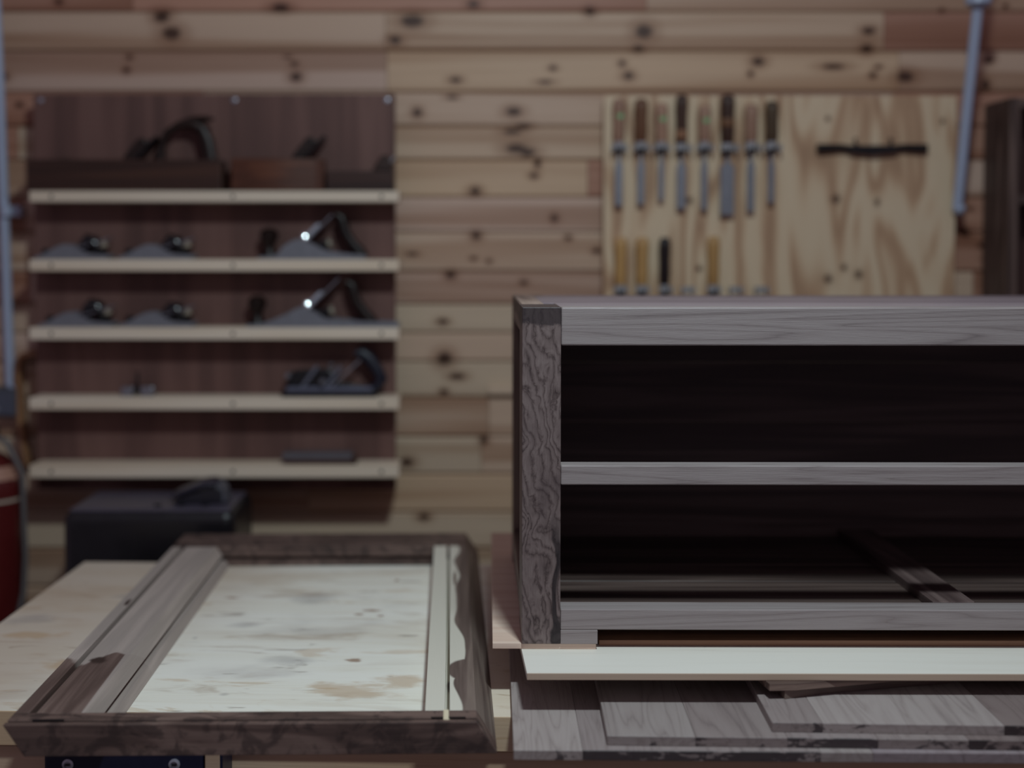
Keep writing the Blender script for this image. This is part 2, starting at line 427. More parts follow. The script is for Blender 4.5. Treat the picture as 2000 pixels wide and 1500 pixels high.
part('lower_shelf', 'pine', bench, lambda m: m.box(0.06, BW - 0.06, 0.06, depth - 0.06, 0.18, 0.2), color=(0.8, 0.7, 0.6, 1))

# blue vise on the bench front
va, vb = atY(85, 1478, 1.53), atY(397, 1478, 1.53)
vise = empty('bench_vise', (va.x, 1.53, 0.79), 0)
tag(vise, 'dark blue metal bench vise fixed under the left of the bench front', 'vise')
vw = vb.x - va.x
part('front_jaw', 'blue', vise, lambda m: m.box(0, vw, 0, 0.03, 0, 0.1), bevel=0.004)
part('jaw_bed', 'blue', vise, lambda m: m.box(0.03, vw - 0.03, 0.03, 0.096, 0.01, 0.05))
for sx in (132, 340):
    p = atY(sx, 1494, 1.528)
    s = part('screw', 'screw', vise, lambda m: m.lathe([(0.0072, 0), (0.0072, 0.002), (0.0045, 0.003), (0.0040, 0.0015)], T(p.x - va.x, 0, p.z - 0.79) @ RX(math.pi / 2)))
    part('screw_slot', 'black', s, lambda m: m.box(p.x - va.x - 0.003, p.x - va.x + 0.003, -0.0034, -0.001, p.z - 0.79 - 0.0012, p.z - 0.79 + 0.0012))
part('jaw_liner', 'pine', vise, lambda m: m.box(vw + 0.002, vw + 0.021, 0.0, 0.06, 0.0, 0.1), bevel=0.001, color=(0.6, 0.5, 0.46, 1))
part('side_plate', 'blue', vise, lambda m: m.box(vw + 0.021, vw + 0.0245, 0.0, 0.06, 0.0, 0.1))
part('handle', 'steel', vise, lambda m: m.sweep([(vw * 0.5, -0.06, -0.02), (vw * 0.5, 0.0, -0.02), (vw * 0.5, 0.04, 0.02)], 0.008))

# ------------------------------------------------------------------ slanted walnut frame lying on the bench
FH = 0.038
fl0 = atZ(5, 1417, BZ + FH); fr0 = atZ(931, 1411, BZ + FH); fb0 = atZ(327, 1043, BZ + FH)
fu = (fr0 - fl0).normalized(); fv = Vector((-fu.y, fu.x, 0))
FW = (fr0 - fl0).length; FD = (fb0 - fl0).dot(fv)
SH = 0.66
frame = empty('furniture_carcass', (fl0.x, fl0.y, BZ), math.atan2(fu.y, fu.x))
tag(frame, 'unfinished walnut rail assembly with slanted sides lying flat on the workbench', 'furniture frame')
def shear(mb):
    mb.v = [(x + SH * (FH - z_), y, z_) for x, y, z_ in mb.v]
    return mb
def heart_left(N, col, co, n1, n2):
    s = N.sep(co)
    nz = N.noise(N.vec('MULTIPLY', co, (14, 5, 10)), 1.0, 3.0)
    t = N.math('ADD', s[1], N.math('MULTIPLY', N.math('SUBTRACT', nz, 0.5), 0.25))
    sap = N.step(t, 0.26, 0.272)
    col2 = N.mix(0.55, N.mix(1.0, col, (2.3, 2.5, 2.6, 1), 'MULTIPLY'), lin(178, 170, 163))
    edge = N.step(N.math('ADD', s[0], N.math('MULTIPLY', s[1], 0.02)), 0.081, 0.084)
    sap = N.math('MAXIMUM', sap, N.math('MULTIPLY', edge, 0.9))
    col = N.mix(sap, col, col2)
    d = blobs(N, co, [((0.047, 0.235, 0), (0.014, 0.018, 1)), ((0.013, 0.52, 0), (0.004, 0.02, 1))], 0.9, 60, 'xy')
    return N.mix(N.math('SUBTRACT', 1, N.step(d, 0.5, 1.1)), col, lin(58, 44, 40))
def heart_right(N, col, co, n1, n2):
    s = N.sep(co)
    nz = N.noise(N.vec('MULTIPLY', co, (2, 5.5, 2)), 1.0, 1.0)
    e = N.math('ADD', N.math('SUBTRACT', s[0], FW - 0.063), N.math('MULTIPLY', N.math('SUBTRACT', nz, 0.5), 0.055))
    d = blobs(N, co, [((FW - 0.004, 0.19, 0), (0.035, 0.05, 1)), ((FW - 0.024, 0.66, 0), (0.003, 0.05, 1))], 0.25, 30, 'xy')
    blob = N.math('SUBTRACT', 1, N.step(d, 0.85, 1.0))
    h = N.math('MAXIMUM', N.step(e, 0.043, 0.046), blob)
    zz = N.step(s[2], FH - 0.004, FH - 0.001)
    sap = N.math('MULTIPLY', N.math('SUBTRACT', 1, h), 1.0)
    dark = N.math('MULTIPLY', N.math('SUBTRACT', 1, zz), N.step(N.math('SUBTRACT', s[0], FW), -0.004, 0.0))
    sap = N.math('MULTIPLY', sap, N.math('SUBTRACT', 1, dark))
    return N.mix(N.math('MULTIPLY', sap, 0.93), col, lin(222, 216, 202))
def burl_extra(N, col, co, n1, n2):
    n = N.noise(co, 26, 5.0, 0.6, 1.6)
    return N.mix(N.math('MULTIPLY', N.step(n, 0.46, 0.62), 0.6), col, lin(46, 37, 37))
M['frame_left'] = wood('frame_left_walnut', [(0, lin(66, 50, 46)), (0.5, lin(106, 86, 80)), (1, lin(136, 116, 108))], 'y', 26, 1.4, 4, 0.4, 340, 0.4, 0.5, 0.5, 0, heart_left)
M['frame_right'] = wood('frame_right_walnut', [(0, lin(66, 54, 50)), (0.5, lin(108, 92, 86)), (1, lin(142, 126, 116))], 'y', 26, 1.4, 4, 0.4, 340, 0.4, 0.5, 0.5, 0, heart_right)
M['frame_front'] = wood('frame_front_walnut', [(0, lin(62, 49, 46)), (0.5, lin(100, 80, 74)), (1, lin(128, 106, 98))], 'x', 16, 2.2, 4, 0.5, 260, 0.25, 1.2, 0.5, 0, burl_extra)
# front rail: groove close to the front edge
m = MB(); g0, g1 = 0.010, 0.0145
m.prism([(0, 0), (0, FH), (g0, FH), (g0, FH - 0.012), (g1, FH - 0.012), (g1, FH), (0.040, FH), (0.040, 0)], 'x', 0, FW)
shear(m).build('front_rail', 'frame_front', frame, bevel=0.0006)
m = MB(); y0 = FD - 0.11
m.prism([(y0, 0), (y0, 0.012), (y0 + 0.012, 0.012), (y0 + 0.012, 0.019), (y0, 0.019), (y0, FH), (FD, FH), (FD, 0)], 'x', 0, FW)
shear(m).build('back_rail', 'frame_front', frame, bevel=0.0006)
m = MB()
m.prism([(0, 0), (0, FH), (0.018, FH), (0.018 - 0.0119, FH - 0.018), (0.0265 - 0.0119, FH - 0.018), (0.0265, FH), (0.085, FH), (0.085, 0.020), (0.065, 0.020),
         (0.065, 0.012), (0.085, 0.012), (0.085, 0)], 'y', 0.0402, FD - 0.1102)
shear(m).build('left_rail', 'frame_left', frame, bevel=0.0006)
m = MB(); x0 = FW - 0.063
m.prism([(x0, 0), (x0, 0.008), (x0 + 0.004, 0.008), (x0 + 0.004, 0.011), (x0, 0.011), (x0, FH), (x0 + 0.025, FH), (x0 + 0.025 - 0.0165, FH - 0.025), (x0 + 0.0305 - 0.0165, FH - 0.025), (x0 + 0.0305, FH),
         (FW, FH), (FW, 0)], 'y', 0.0402, FD - 0.1102)
shear(m).build('right_rail', 'frame_right', frame, bevel=0.0006)
m = MB(); m.box(x0 + 0.0235, x0 + 0.0295, 0.008, 0.0402, FH - 0.004, FH + 0.0008)
shear(m).build('spline', 'pine_y', frame)
# black strips standing for the shade inside the groove's open mortises
m = MB(); m.box(x0 + 0.008, x0 + 0.05, 0.0145, 0.0185, FH - 0.004, FH + 0.0003)
shear(m).build('mortise_shade', 'black', frame)
m = MB(); m.box(0.03, 0.068, 0.0145, 0.0185, FH - 0.004, FH + 0.0003)
shear(m).build('mortise_shade', 'black', frame)

# ------------------------------------------------------------------ stacks of boards on the right of the bench
def place(px, py, zz, rz):
    p = atZ(px, py, zz)
    e = Vector((p.x, p.y, 0)); return e
TN = {'l': (1.0, 1.0, 1.02, .35), 'p': (1.12, 1.12, 1.14, .45), 'm': (0.84, 0.81, 0.83, .55), 'd': (0.88, 0.85, 0.88, 1), 'b': (0.68, 0.62, 0.63, .8), 'v': (0.86, 0.83, 0.93, .35)}
def end_dark(N, col, co, n1, n2):
    s = N.sep(co)
    n = N.noise(N.vec('MULTIPLY', co, (30, 4, 60)), 1.0, 4.0, 0.65, 0.5)
    fr = N.math('SUBTRACT', 1, N.step(s[1], 0.0004, 0.0016))
    al = N.n('ShaderNodeObjectInfo').outputs['Alpha']
    thr = N.math('SUBTRACT', n, N.math('SUBTRACT', 0.78, N.math('MULTIPLY', al, 0.42)))
    col = N.mix(N.math('MULTIPLY', fr, 0.25), col, lin(92, 76, 72))
    return N.mix(N.math('MULTIPLY', N.math('MULTIPLY', fr, N.step(thr, 0.0, 0.1)), 0.85), col, lin(46, 38, 41))
M['panel_walnut'] = wood('panel_walnut', [(0, R_D), (0.42, R_M), (1, R_L)], 'y', 24, 1.8, 7, 0.34, 800, 0.36, 1.0, 0.48, 0.03, end_dark, 0.25, 1.1, thin=0.4)
def glued_panel(label, px, py, ztop, thick, rz, cuts, tones, dep, xmax=1.25):
    o = place(px, py, ztop, rz)
    root = empty('glued_panel', (o.x, o.y, ztop - thick), rz)
    tag(root, label, 'wood panel', 'edge-glued walnut panels stacked on the bench')
    xs = [0.0] + [(atZ(c, py, ztop).x - o.x) / math.cos(rz) for c in cuts] + [xmax]
    for k in range(len(xs) - 1):
        part('board', 'panel_walnut', root, lambda m: m.box(xs[k] + 0.0001, xs[k + 1] - 0.0001, 0, dep, 0, thick), bevel=0.0006, seg=1, color=TN[tones[k]])
    return root
glued_panel('widest walnut panel at the bottom of the stack, its left end on the bench', 1003, 1465, 0.912, 0.012, math.radians(-1.0),
            [1138, 1600, 1702, 1876], 'pdlvv', 0.62)
glued_panel('middle walnut panel of the stack, between the widest and the topmost', 1186, 1437, 0.924, 0.012, math.radians(-1.8),
            [1358, 1536, 1710, 1884], 'lmdmb', 0.60, 1.15)
glued_panel('topmost walnut panel of the stack, shortest at its left end', 1508, 1411, 0.936, 0.012, math.radians(-2.2),
            [1606, 1955], 'mpb', 0.58, 0.95)
# offcuts
o = place(1533, 1366, 0.936, 0)
oc = part('offcut', 'walnut', None, lambda m: m.prism([(0, 0), (0.052, 0.006), (0.24, 0.0), (0.24, 0.03), (0.06, 0.045), (0.0, 0.03)], 'z', 0, 0.0115), bevel=0.0006)
oc.location = (o.x, o.y, 0.936); oc.rotation_euler = (0, 0, math.radians(14))
tag(oc, 'walnut offcut lying flat on the topmost glued panel', 'offcut', 'walnut offcuts under the pale board')
o = place(1503, 1350, 0.9475, 0)
oc = part('offcut', 'walnut', None, lambda m: m.prism([(0, 0), (0.034, -0.004), (0.17, 0.004), (0.17, 0.035), (0.0, 0.035)], 'z', 0, 0.0093), bevel=0.0006, color=(1.2, 1.15, 1.12, 1))
oc.location = (o.x, o.y, 0.9475); oc.rotation_euler = (0, 0, math.radians(10))
tag(oc, 'upper walnut offcut wedged directly beneath the long pale board', 'offcut', 'walnut offcuts under the pale board')
# long pale board
o = place(1029, 1315, 0.966, 0)
def pale_extra(N, col, co, n1, n2):
    s = N.sep(co)
    return N.mix(N.math('MULTIPLY', N.math('SUBTRACT', 1, N.step(s[1], 0.0002, 0.0012)), 0.8), col, lin(168, 138, 114))
M['pale_board'] = wood('pale_spruce', [(0, lin(160, 144, 128)), (0.35, lin(226, 220, 210)), (1, lin(234, 230, 222))], 'x', 24, 1.2, 3, 0.25, 300, 0.25, 0.4, 0.5, 0.0, pale_extra, 0.08)
pb = part('pale_board', 'pale_board', None, lambda m: m.prism([(0, 0), (1.2, 0), (1.2, 0.165), (-0.006, 0.165)], 'z', 0, 0.009), bevel=0.0008)
pb.location = (o.x, o.y, 0.957); pb.rotation_euler = (0, 0, math.radians(-0.3))
tag(pb, 'long pale planed softwood board under the walnut cabinet', 'board')
# board under the cabinet's left end, running front to back
o = place(962, 1256, 0.974, 0)
M['thin_board'] = wood('thin_pine_board', [(0, lin(186, 148, 130)), (0.4, lin(224, 196, 178)), (1, lin(238, 218, 202))], 'x', 40, 1.0, 3, 0.3, 300, 0.35, 0.4, 0.5, 0)
nb = part('thin_board', 'thin_board', None, lambda m: m.box(0, 0.140, 0, 0.66, 0, 0.0078), bevel=0.0006)
nb.location = (o.x, o.y, 0.9662); nb.rotation_euler = (0, 0, math.radians(-0.8))
tag(nb, 'thin pinkish board jutting out left from beneath the cabinet', 'board')
o = place(1170, 1250, 0.974, 0)
bb = part('brown_board', 'brown', None, lambda m: m.box(0, 1.1, 0, 0.40, 0, 0.0078), bevel=0.0008)
bb.location = (o.x, o.y, 0.9662); bb.rotation_euler = (0, 0, math.radians(-0.3))
tag(bb, 'brown hardwood board in the shaded gap under the cabinet rail', 'board')

# ------------------------------------------------------------------ walnut cabinet
CZ = 0.974
o = place(1019, 1258, CZ, 0)
cab = empty('walnut_cabinet', (o.x, o.y, CZ), math.radians(-0.4))
tag(cab, 'unfinished walnut cabinet carcass with a middle rail and open front', 'cabinet')
YC = o.y
def cz(py): return atY(1100, py, YC).z - CZ
def cx(px): return atY(px, 1000, YC).x - o.x
PW, CD, CW = cx(1095), 0.50, 1.40
CT = cz(600)
rail_b, sh_t, sh_b, br_t, br_b = cz(675), cz(909), cz(947), cz(1190), cz(1230)
def burl(N, col, co, n1, n2):
    s = N.sep(co)
    w = N.noise(N.vec('MULTIPLY', co, (16, 16, 9)), 1.0, 2.0, 0.5, 0.9)
    w2 = N.noise(N.vec('MULTIPLY', co, (60, 60, 38)), 1.0, 4.0, 0.65, 1.2)
    w3 = N.noise(N.vec('MULTIPLY', co, (420, 420, 60)), 1.0, 2.0, 0.6)
    ph = N.math('ADD', N.math('ADD', N.math('MULTIPLY', s[0], 480.0), N.math('MULTIPLY', s[2], 95.0)), N.math('ADD', N.math('MULTIPLY', w, 62.0), N.math('MULTIPLY', w2, 11.0)))
    lines = N.math('POWER', N.math('MULTIPLY_ADD', N.math('SINE', ph), 0.5, 0.5), 0.35)
    f = N.math('ADD', N.math('MULTIPLY', lines, 0.30), N.math('ADD', N.math('MULTIPLY', w3, 0.30), N.math('MULTIPLY', w2, 0.40)))
    c = N.ramp(f, [(0.28, lin(60, 48, 48)), (0.48, lin(98, 84, 82)), (0.62, lin(116, 101, 99)), (0.8, lin(132, 118, 115))])
    big = N.noise(N.vec('MULTIPLY', co, (22, 22, 12)), 1.0, 2.0)
    c = N.mix(N.math('MULTIPLY', N.step(big, 0.52, 0.7), 0.45), c, lin(70, 58, 60))
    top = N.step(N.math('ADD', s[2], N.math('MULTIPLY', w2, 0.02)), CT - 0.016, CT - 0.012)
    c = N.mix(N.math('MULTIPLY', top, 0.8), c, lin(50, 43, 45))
    rd = N.math('ADD', s[0], N.math('MULTIPLY', N.math('SUBTRACT', w, 0.5), 0.06))
    st = N.math('MULTIPLY', N.step(rd, 0.036, 0.039), N.math('SUBTRACT', 1, N.step(rd, 0.044, 0.05)))
    st = N.math('MULTIPLY', st, N.math('SUBTRACT', 1, N.step(s[2], 0.12, 0.2)))
    c = N.mix(N.math('MULTIPLY', st, 0.85), c, lin(34, 29, 32))
    return c
M['burl'] = wood('walnut_burl', [(0, W_D), (1, W_L)], 'z', 18, 2, 3, 0.4, 340, 0.3, 1.0, 0.45, 0.0, burl, 0.15)
part('front_post', 'burl', cab, lambda m: m.box(0, PW, 0, 0.10, 0, CT), bevel=0.0012)
part('back_post', 'walnut_z', cab, lambda m: m.box(0, PW, CD - 0.06, CD, 0, CT), bevel=0.001)
part('side_top_rail', 'walnut_y', cab, lambda m: m.box(0, 0.03, 0.10, CD - 0.06, rail_b + 0.014, CT), bevel=0.001)
part('side_bottom_rail', 'walnut_y', cab, lambda m: m.box(0, 0.03, 0.10, CD - 0.06, br_b, br_t + 0.01), bevel=0.001)
part('side_panel', 'walnut_z', cab, lambda m: m.box(0.026, 0.036, 0.09, CD - 0.05, br_b, CT - 0.02))
tr = part('top_rail', 'walnut_pale', cab, lambda m: m.box(PW + 0.0002, CW - PW, 0, 0.04, rail_b, CT), bevel=0.0022)
part('top_edge_board', 'walnut_y', cab, lambda m: m.box(0.003, 0.034, 0.10, CD - 0.002, CT - 0.014, CT + 0.0002), color=(1.9, 1.95, 1.95, 1))
ys = [0.0402, 0.16, 0.28, 0.39, CD - 0.003]
for k in range(4):
    part('top_board', 'walnut_pale', cab, lambda m: m.box(PW if k == 0 else 0.0345, CW - 0.04, ys[k] if k else 0.0402, ys[k + 1] - 0.0004, CT - 0.020, CT - 0.0006), bevel=0.0008, seg=1,
         color=[(0.95, 0.9, 0.98, 1), (0.8, 0.74, 0.83, 1), (0.9, 0.84, 0.92, 1), (0.72, 0.66, 0.74, 1)][k])  # paler walnut and tints paint in the grazing sheen on top
part('middle_rail', 'walnut_pale', cab, lambda m: m.box(PW + 0.0002, CW - PW, 0, 0.03, sh_b, sh_t), bevel=0.0016)
part('bottom_rail', 'walnut_pale', cab, lambda m: m.box(PW + 0.0002, CW - PW, 0, 0.037, br_b, br_t), bevel=0.0015)
part('foot', 'walnut_pale', cab, lambda m: m.box(PW + 0.0002, cx(1168), 0, 0.037, 0.0, br_b - 0.0002), bevel=0.0008)
ys = [0.0375, 0.105, 0.19, 0.29, 0.39, CD - 0.015]
for k in range(5):
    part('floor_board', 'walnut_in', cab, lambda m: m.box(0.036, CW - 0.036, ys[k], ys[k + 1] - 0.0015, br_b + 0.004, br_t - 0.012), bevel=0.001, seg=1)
sx0, sx1 = atZ(1820, 1175, CZ + br_t).x - o.x, atZ(1901, 1175, CZ + br_t).x - o.x
part('floor_runner', 'walnut_y', cab, lambda m: m.box(sx0, sx1, 0.0375, CD - 0.016, br_t - 0.012, br_t + 0.001), bevel=0.001, color=(0.75, 0.72, 0.8, 1))
bz = [br_b, 0.13, 0.235, 0.34, CT - 0.02]
for k in range(4):
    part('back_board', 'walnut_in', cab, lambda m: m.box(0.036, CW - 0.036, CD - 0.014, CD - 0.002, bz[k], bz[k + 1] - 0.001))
part('right_post', 'walnut_z', cab, lambda m: m.box(CW - PW + 0.0002, CW, 0, 0.10, 0, CT), bevel=0.0012)
part('right_back_post', 'walnut_z', cab, lambda m: m.box(CW - PW, CW, CD - 0.06, CD, 0, CT), bevel=0.001)
part('right_panel', 'walnut_z', cab, lambda m: m.box(CW - 0.036, CW - 0.02, 0.09, CD - 0.05, br_b, CT - 0.02))

# ------------------------------------------------------------------ plane rack on the wall
RY0, RY1 = WALL_Y - 0.072, WALL_Y - 0.051        # back panel
SD = 0.075; SF = RY0 - SD                         # shelf front
a, b = atY(65, 183, RY0), atY(773, 955, RY0)
rack = empty('plane_rack', (a.x, RY1, b.z))
tag(rack, 'dark walnut wall rack with five pale shelves for hand planes', 'rack')
def rl(p): return Vector((p.x - a.x, p.y - RY1, p.z - b.z))
part('back_panel', 'rack_back', rack, lambda m: m.box(0, b.x - a.x, RY0 - RY1, 0, 0, a.z - b.z), bevel=0.001)
for bz_ in (0.04, a.z - b.z - 0.09):
    part('wall_batten', 'dark_wood', rack, lambda m: m.box(0.03, b.x - a.x - 0.03, 0.0002, 0.0505, bz_, bz_ + 0.05))
for sx in (80, 458, 756):
    p = rl(atY(sx, 196, RY0))
    part('screw', 'screw', rack, lambda m: m.lathe([(0.006, 0), (0.0055, 0.0016), (0.003, 0.0022)], T(p.x, p.y, p.z) @ RX(math.pi / 2), 12))
shelf_z = []
for k, (yt, yb) in enumerate([(373, 394), (507, 529), (640, 663), (777, 800), (909, 933)]):
    p0, p1 = rl(atY(57, yt, SF)), rl(atY(779, yb, SF))
    shelf_z.append(atY(57, yt, SF).z)
    sh_ = part('shelf', 'pine', rack, lambda m: m.box(p0.x, p1.x, SF - RY1, RY0 - RY1 - 0.0002, p1.z, p0.z), bevel=0.0012, color=(0.95, 0.93, 0.92, 1))
    for nx in (100, 455, 745):
        q = rl(atY(nx, (yt + yb) / 2, SF))
        part('nail', 'black_iron', sh_, lambda m: m.lathe([(0.0042, 0), (0.0042, 0.0006)], T(q.x - 0, q.y - 0.0, q.z) @ RX(math.pi / 2), 10))
PYC = SF + 0.036     # centre line of tools on the shelves
def on_shelf(k, px):
    return Vector((atY(px, 640, PYC).x, PYC, shelf_z[k] + 0.0002))

def wedge_iron(root, x, zb, L, w, mat_iron='black_iron'):
    """raked iron with a wooden wedge before it, in a wooden plane"""
    part('iron', mat_iron, root, lambda m: m.box(-0.0025, 0.0025, -w / 2, w / 2, 0, L, T(x + 0.012, 0, zb) @ RY(math.radians(42))), bevel=0.0008)
    part('wedge', 'dark_wood', root, lambda m: m.prism([(-0.003, 0), (-0.024, 0.0), (-0.027, L * 0.66), (-0.018, L * 0.76), (-0.003, L * 0.74)], 'y', -w / 2 + 0.003, w / 2 - 0.003,
         T(x + 0.012, 0, zb) @ RY(math.radians(42))), bevel=0.003, color=(0.35, 0.35, 0.4, 1))

# long wooden jointer plane
def wooden_plane(name, label, k, px0, px1, hpx, coffin, color):
    p = on_shelf(k, px0); L = atY(px1, 640, PYC).x - p.x
    h = hpx * PYC / F
    root = empty(name, p); tag(root, label, 'hand plane', 'wooden planes on the top shelf')
    w = 0.062
    if coffin:
        m = MB(); n = 12; pts = []
        for i in range(n + 1):
            t = i / n; pts.append((t * L, -(0.024 + 0.014 * math.sin(math.pi * min(1, t * 1.1)))))
        for i in range(n, -1, -1):
            t = i / n; pts.append((t * L, (0.024 + 0.010 * math.sin(math.pi * min(1, t * 1.1)))))
        m.prism(pts, 'z', 0, h)
        m.build('body', 'dark_wood', root, bevel=0.003, color=color)
    else:
        part('body', 'dark_wood', root, lambda m: m.box(0, L, -w / 2, w / 2, 0, h), bevel=0.003, color=color)
    return root, L, h
jp, L, h = wooden_plane('jointer_plane', 'long dark wooden jointer plane with open handle on top rack shelf', 0, 65, 440, 61, False, (0.9, 0.85, 0.85, 1))
wedge_iron(jp, atY(246, 0, PYC).x - jp.location.x, h - 0.012, 0.085, 0.05)
hx = atY(312, 0, PYC).x - jp.location.x; hs = PYC / F
pts = [(310, 310), (313, 285), (325, 258), (345, 244), (372, 240), (392, 250), (402, 275), (408, 310)]
part('handle', 'dark_wood', jp, lambda m: m.sweep([((x - 312) * hs + hx, 0, h + (311 - y) * hs) for x, y in pts], [0.012, 0.010, 0.0085, 0.009, 0.012, 0.015, 0.017, 0.018], 0.012, 10), smooth=True, color=(0.32, 0.3, 0.33, 1))
part('handle_horn', 'dark_wood', jp, lambda m: m.sweep([((x - 312) * hs + hx, 0, h + (311 - y) * hs) for x, y in [(345, 243), (375, 234), (398, 231), (414, 231)]], [0.008, 0.010, 0.008, 0.003], 0.011, 10), smooth=True, color=(0.32, 0.3, 0.33, 1))
part('handle_spur', 'dark_wood', jp, lambda m: m.sweep([((x - 312) * hs + hx, 0, h + (311 - y) * hs) for x, y in [(385, 250), (396, 252), (404, 254)]], [0.009, 0.008, 0.003], 0.010, 10), smooth=True, color=(0.32, 0.3, 0.33, 1))
part('striking_button', 'dark_wood', jp, lambda m: m.lathe([(0.012, 0), (0.011, 0.003), (0.006, 0.005)], T(L * 0.18, 0, h)), smooth=True)
cp, L2, h2 = wooden_plane('coffin_smoothing_plane', 'brown coffin-shaped wooden smoothing plane on top rack shelf', 0, 457, 636, 63, True, (1.7, 1.35, 1.15, 1))
wedge_iron(cp, atY(574, 0, PYC).x - cp.location.x, h2 - 0.012, 0.085, 0.045)
mp, L3, h3 = wooden_plane('small_wooden_plane', 'low dark wooden plane at the right end of top rack shelf', 0, 641, 771, 39, False, (0.85, 0.85, 1.0, 1))
part('wedge', 'dark_wood', mp, lambda m: m.prism([(0, 0), (0.046, 0), (0.042, 0.02), (0.036, 0.036), (0.022, 0.036), (0.010, 0.02)], 'y', -0.02, 0.02, T(atY(727, 0, PYC).x - mp.location.x, 0, h3)), bevel=0.004, color=(0.6, 0.6, 0.66, 1))
part('iron', 'iron', mp, lambda m: m.box(-0.002, 0.002, -0.018, 0.018, 0, 0.045, T(atY(748, 0, PYC).x - mp.location.x, 0, h3 - 0.005) @ RY(0.6)))

# metal block planes
def smooth_curve(pts, n=6):
    out = []
    for i in range(len(pts) - 1):
        p0 = pts[max(i - 1, 0)]; p1 = pts[i]; p2 = pts[i + 1]; p3 = pts[min(i + 2, len(pts) - 1)]
        for k in range(n):
            t = k / n
            out.append(tuple(0.5 * ((2 * p1[j]) + (-p0[j] + p2[j]) * t + (2 * p0[j] - 5 * p1[j] + 4 * p2[j] - p3[j]) * t * t + (-p0[j] + 3 * p1[j] - 3 * p2[j] + p3[j]) * t ** 3) for j in range(2)))
    out.append(pts[-1]); return out
def block_plane(p, label, tall):
    root = empty('block_plane', p); tag(root, label, 'hand plane', 'metal block planes on the rack')
    prof = smooth_curve([(0.0, 0.006), (0.02, 0.012), (0.045, 0.026), (0.068, 0.034), (0.09, 0.028), (0.12, 0.014), (0.165, 0.010)])
    for s in (-1, 1):
        part('side_cheek', 'iron', root, lambda m: m.prism([(0, 0)] + prof + [(0.165, 0)], 'y', s * 0.0235 - 0.0015, s * 0.0235 + 0.0015))
    part('sole', 'iron', root, lambda m: m.box(0, 0.165, -0.0222, 0.0222, 0, 0.006))
    part('front_knob', 'black_iron', root, lambda m: m.lathe([(0.007, 0), (0.008, 0.004), (0.010, 0.010), (0.009, 0.016), (0.004, 0.019)], T(0.018, 0, 0.006)), smooth=True)
    part('iron_blade', 'steel', root, lambda m: m.box(0, 0.115, -0.018, 0.018, 0, 0.003, T(0.055, 0, 0.012) @ RY(math.radians(-17))))
    cz_ = 0.042 if not tall else 0.049
    part('lever_cap', 'cap_black', root, lambda m: m.sweep([(0.095, 0, 0.020), (0.103, 0, cz_ - 0.010), (0.113, 0, cz_), (0.126, 0, cz_ - 0.004), (0.137, 0, cz_ - 0.018), (0.142, 0, 0.016)],
         [0.008, 0.013, 0.016, 0.016, 0.013, 0.009], [0.012, 0.018, 0.021, 0.021, 0.018, 0.012], 14), smooth=True)
    part('adjuster', 'brass', root, lambda m: m.lathe([(0.004, 0), (0.004, 0.008), (0.0085, 0.010), (0.0085, 0.018), (0.003, 0.020)], T(0.140, -0.010, 0.027) @ RY(math.radians(58))), smooth=True)
    part('lever_wheel', 'black_iron', root, lambda m: m.lathe([(0.009, 0), (0.0105, 0.003), (0.009, 0.007)], T(0.148, 0, 0.010) @ RX(0.3)), smooth=True)
    return root
block_plane(on_shelf(1, 76), 'metal block plane at the left end of second rack shelf', False)
block_plane(on_shelf(1, 238), 'metal block plane beside the smoothing plane on second rack shelf', False)
block_plane(on_shelf(2, 82), 'metal block plane with tall black cap, left end of third rack shelf', True)
block_plane(on_shelf(2, 238), 'metal block plane second from left on third rack shelf', False)

